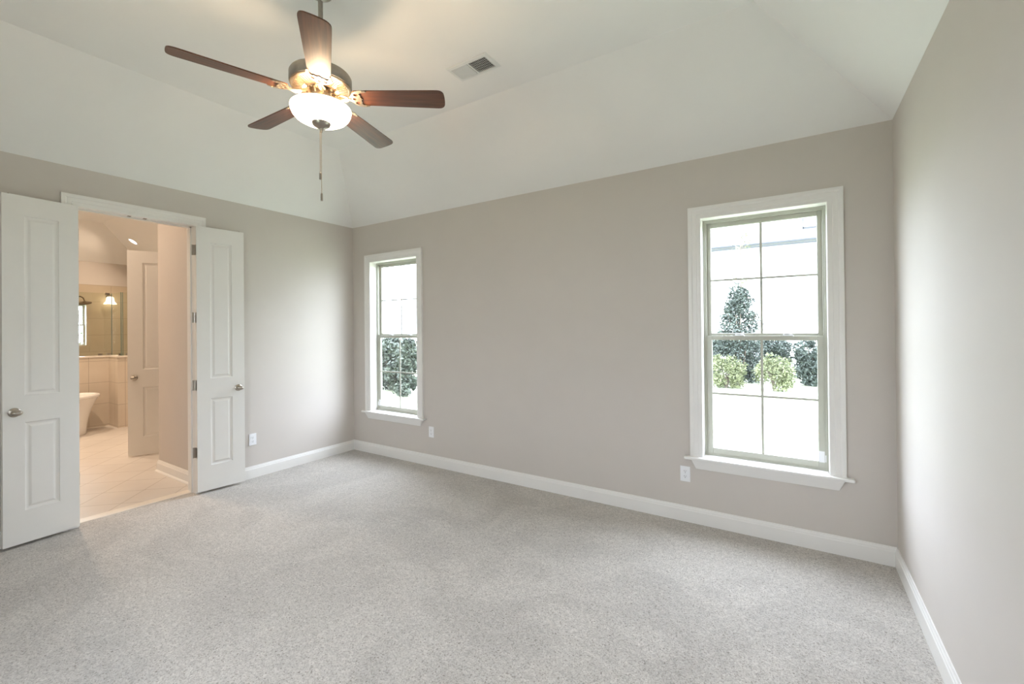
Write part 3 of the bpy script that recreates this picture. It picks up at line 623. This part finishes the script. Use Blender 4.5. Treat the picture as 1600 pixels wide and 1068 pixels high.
# lamp mirrored in the shower glass, built as a sconce on the back wall
so = tag(empty('reflected_sconce', (BX+.012, -.735, 2.06)), 'warm lamp reflection with bell shade, built as a lamp above the shower half wall', 'reflected lamp')
b = new_bm(); lathe(b, [(.001,0),(.04,0),(.04,.012),(.001,.015)], 20, (0,0,.06), 'X'); tube(b, [(0,0,.06),(.05,0,.085),(.08,0,.08),(.08,0,.06)], .007, 8); obj('bracket', b, m_nickel, so, smooth=True)
b = new_bm(); lathe(b, [(.030,.065),(.052,.045),(.058,-.005),(.064,-.030),(.084,-.052),(.092,-.074),(.088,-.074),(.060,-.040),(.050,-.0),(.044,.040),(.028,.060)], 32, (.08,0,0)); obj('lamp_shade', b, m_shade, so, smooth=True)

# recessed downlights; the flat-ceiling ones are unseen, added to brighten the bathroom
def downlight(loc, n, label, e=35):
    n = Vector(n).normalized(); r = tag(empty('recessed_light', loc), label, 'recessed light', 'recessed bathroom downlights')
    r.rotation_mode = 'QUATERNION'; r.rotation_quaternion = n.to_track_quat('Z', 'Y')      # local +z = into the room
    b = new_bm(); rr = []
    for rad, z in ((.062,0.001),(.064,.006),(.085,.005),(.088,0.0005)): rr.append([b.verts.new((rad*math.cos(2*PI*k/32), rad*math.sin(2*PI*k/32), z)) for k in range(32)])
    for a_, c_ in zip(rr, rr[1:]):
        for k in range(32): b.faces.new((a_[k], a_[(k+1)%32], c_[(k+1)%32], c_[k]))
    obj('trim_ring', b, m_white, r, smooth=True)
    b = new_bm(); lathe(b, [(.062,.0008),(.062,.003)], 32); obj('lens', b, m_down, r)
    d = bpy.data.lights.new('downlight', 'AREA'); d.shape = 'DISK'; d.size = .12; d.energy = e; d.color = (1.0, .77, .57); d.spread = math.radians(150)
    o = bpy.data.objects.new('downlight', d); col.objects.link(o); o.parent = r; o.location = (0,0,.010); o.rotation_euler = (PI, 0, 0)
    return r
ly = -.645; downlight((-5.08, ly, H + S*(BY-ly)), (0, -S, -1), 'round white recessed downlight on the sloped bathroom ceiling', 15)
downlight((-3.6, -2.2, ZB), (0,0,-1), 'added unseen downlight on the flat bathroom ceiling above the bathtub side')
downlight((-2.2, -2.2, ZB), (0,0,-1), 'added unseen downlight on the flat bathroom ceiling nearer the doorway')
downlight((-0.75, -2.25, ZB), (0,0,-1), 'added unseen downlight on the flat bathroom ceiling right inside the doorway', 5)

# ------------------------------------------------------------------ outside
GZ = -.40
b = new_bm(); v = [b.verts.new(p) for p in ((-40,-30,GZ),(50,-30,GZ),(50,60,GZ),(-40,60,GZ))]; b.faces.new(v); lw = obj('lawn', b, m_lawn); struct(lw)
def leaves_bm(bm, pts, L, wd_, droop=0.3):
    for p in pts:
        d = Vector((random.gauss(0,1), random.gauss(0,1), random.gauss(0,.8))); d.normalize()
        n = d.cross(Vector((random.gauss(0,1), random.gauss(0,1), random.gauss(0,1)))); 
        if n.length < 1e-3: continue
        n.normalize(); s = random.uniform(.7,1.3); l = L*s; w_ = wd_*s; u = d.cross(n)*.2*w_
        a0 = bm.verts.new(p - d*l*.5); a1 = bm.verts.new(p + n*w_*.5 + u); a2 = bm.verts.new(p + d*l*.5); a3 = bm.verts.new(p - n*w_*.5 + u)
        bm.faces.new((a0,a1,a2)); bm.faces.new((a0,a2,a3))
def blob_pts(n, rx, ry, h, cone=0.0, lumps=9):
    # clumped foliage volume from z=0 to h, widest low for cones
    cl = []
    for i in range(lumps):
        z = random.uniform(.15, .95); r = (1-cone*z)*math.sqrt(max(0.05, 1-(2*z-1)**2*(1-cone*.5)))*.7; a = random.uniform(0, 2*PI)
        cl.append((Vector((rx*r*math.cos(a), ry*r*math.sin(a), h*z)), random.uniform(.22,.40)*(1-cone*z*.6)))
    out = []
    for i in range(n):
        c_, s = random.choice(cl)
        d = Vector((random.gauss(0,1), random.gauss(0,1), random.gauss(0,1))).normalized() * random.uniform(.55,1.05)
        p = c_ + Vector((d.x*rx*s*1.3, d.y*ry*s*1.3, d.z*h*s*.75))
        if p.z < .02: p.z = random.uniform(.02,.2)
        out.append(p)
    return out
def box_pts(n, rx, ry, h, lumps):
    cl = [(Vector((random.uniform(-.64,.64)*rx, random.uniform(-.7,.7)*ry, random.uniform(.08,.86)*h)), random.uniform(.18,.32)) for i in range(lumps)]
    out = []
    for i in range(n):
        c_, s = random.choice(cl); d = Vector((random.gauss(0,1), random.gauss(0,1), random.gauss(0,1))).normalized() * random.uniform(.5,1.05)
        p = c_ + Vector((d.x*rx*s*1.5, d.y*ry*s*1.5, d.z*h*s*.5))
        if p.z < .02: p.z = random.uniform(.02,.3)
        out.append(p)
    return out
def shrub(name, loc, rx, ry, h, n, L, wl, m, label, cat='shrub', cone=0, lumps=26, group=None, boxy=False):
    r = tag(empty(name, loc), label, cat, group)
    b = new_bm(); leaves_bm(b, box_pts(n, rx, ry, h, lumps) if boxy else blob_pts(n, rx, ry, h, cone, lumps), L, wl); obj('foliage', b, m, r)
    b = new_bm()
    for k in range(5):
        a = random.uniform(0,2*PI); tube(b, [(0,0,0),(rx*.2*math.cos(a), ry*.2*math.sin(a), h*.4),(rx*.5*math.cos(a), ry*.5*math.sin(a), h*.75)], [.03,.02,.008], 6)
    obj('branches', b, m_bark, r); return r
G = 'evergreen hedge shrubs beyond the large window'
def hedge(n_, x, y, lab, rx=.55, h=1.62, n=6500):
    shrub('evergreen_shrub', (x, y, GZ), rx, .34, h, n, .10, .05, m_leaf_dark, lab, group=G, lumps=46, boxy=True)
hedge(0, 2.15, 13.8, 'dark evergreen hedge shrub at the left edge of the large window')
hedge(1, 3.10, 13.05, 'dark evergreen hedge shrub right behind the tall tree in the large window')
hedge(2, 4.05, 13.8, 'dark evergreen hedge shrub just right of the centre muntin in the large window')
hedge(3, 5.05, 13.0, 'dark evergreen hedge shrub near the right edge of the large window')
G = 'yellow green shrubs before the hedge'
shrub('yellow_green_shrub', (2.86, 11.25, GZ), .55, .36, .92, 3800, .08, .035, m_leaf_yel, 'low yellow-green shrub, the left one before the dark hedge', group=G)
shrub('yellow_green_shrub', (4.12, 11.25, GZ), .52, .36, .88, 3600, .08, .035, m_leaf_yel, 'low yellow-green shrub, the right one before the dark hedge', group=G)
tr = shrub('young_tree', (3.15, 12.2, GZ), .95, .45, 3.0, 7000, .10, .045, m_leaf_dark, 'tall young evergreen tree with thin leader in the left half of the large window', 'tree', cone=.7, lumps=34)
b = new_bm(); tube(b, [(0,0,0),(0,.0,1.8),(.06,0,3.2),(.04,0,4.3),(.10,0,5.0)], [.05,.04,.022,.014,.006], 8)
lp = []
for k in range(22):
    z = random.uniform(2.6, 4.9); a = random.uniform(0,2*PI); l = random.uniform(.25,.7)*(1-(z-2.6)/4)
    e1 = Vector((.05+l*math.cos(a), l*math.sin(a)*.8, z+l*.5)); tube(b, [(.05,0,z), e1], [.008,.003], 5)
    for q_ in range(7): lp.append(Vector((.05,0,z)).lerp(e1, random.uniform(.4,1.05)) + Vector((random.gauss(0,.05), random.gauss(0,.05), random.gauss(0,.05))))
obj('leader_stem', b, m_bark, tr); b = new_bm(); leaves_bm(b, lp, .10, .05); obj('leader_foliage', b, m_leaf_yel, tr)
G = 'broadleaf hedge shrubs beyond the small window'
for x, y, lab in ((-6.60, 4.75, 'broadleaf hedge shrub at the left edge of the small window'), (-5.95, 5.85, 'broadleaf hedge shrub left of the centre muntin in the small window'), (-4.85, 5.45, 'broadleaf hedge shrub right of the centre muntin in the small window'), (-4.15, 6.60, 'broadleaf hedge shrub farthest right in the small window, set back behind the others')):
    shrub('broadleaf_shrub', (x, y, GZ), .56, .45, 1.78, 5500, .12, .065, m_leaf_broad, lab, group=G, lumps=44, boxy=True)
shrub('garden_shrub', (-8.4, -.75, GZ), .8, .9, 1.80, 3000, .10, .05, m_leaf_yel, 'green shrub seen low in the reflected window')

hs = tag(empty('neighbor_house', (4, 20, GZ)), 'white neighboring house with grey roof and gutter seen through the large window', 'house')
hz = 5.35 - GZ
obj('wall', box(new_bm(), -7.5, 11, .35, 9, 0, hz-.1), m_siding, hs)
b = new_bm(); v = [b.verts.new(p) for p in ((-8,0,hz),(11.5,0,hz),(11.5,5,hz+3.2),(-8,5,hz+3.2),(-8,10,hz),(11.5,10,hz),(-8,0,hz-.1),(11.5,0,hz-.1),(11.5,10,hz-.1),(-8,10,hz-.1))]
for f in ((0,1,2,3),(3,2,5,4),(0,6,7,1),(1,7,8,5,2),(4,9,6,0,3),(5,8,9,4),(6,9,8,7)): b.faces.new([v[i] for i in f])
obj('roof', b, m_roof, hs)
b = new_bm(); box(b, -8, 11.5, -.12, 0, hz-.10, hz-.02); box(b, -8, 11.5, -.06, 0, hz-.22, hz-.15); obj('gutter', b, m_gutter, hs)
dm = obj('dormer', box(new_bm(), .95, 3.2, 1.0, 4.0, hz+.55, hz+2.4), m_siding, hs)
b = new_bm(); box(b, 1.0, 1.05, .95, 1.0, hz+.62, hz+2.0); box(b, 1.0, 2.6, .95, 1.0, hz+.60, hz+.68); box(b, 2.55, 2.6, .95, 1.0, hz+.62, hz+2.0); obj('dormer_window', b, m_gutter, dm)
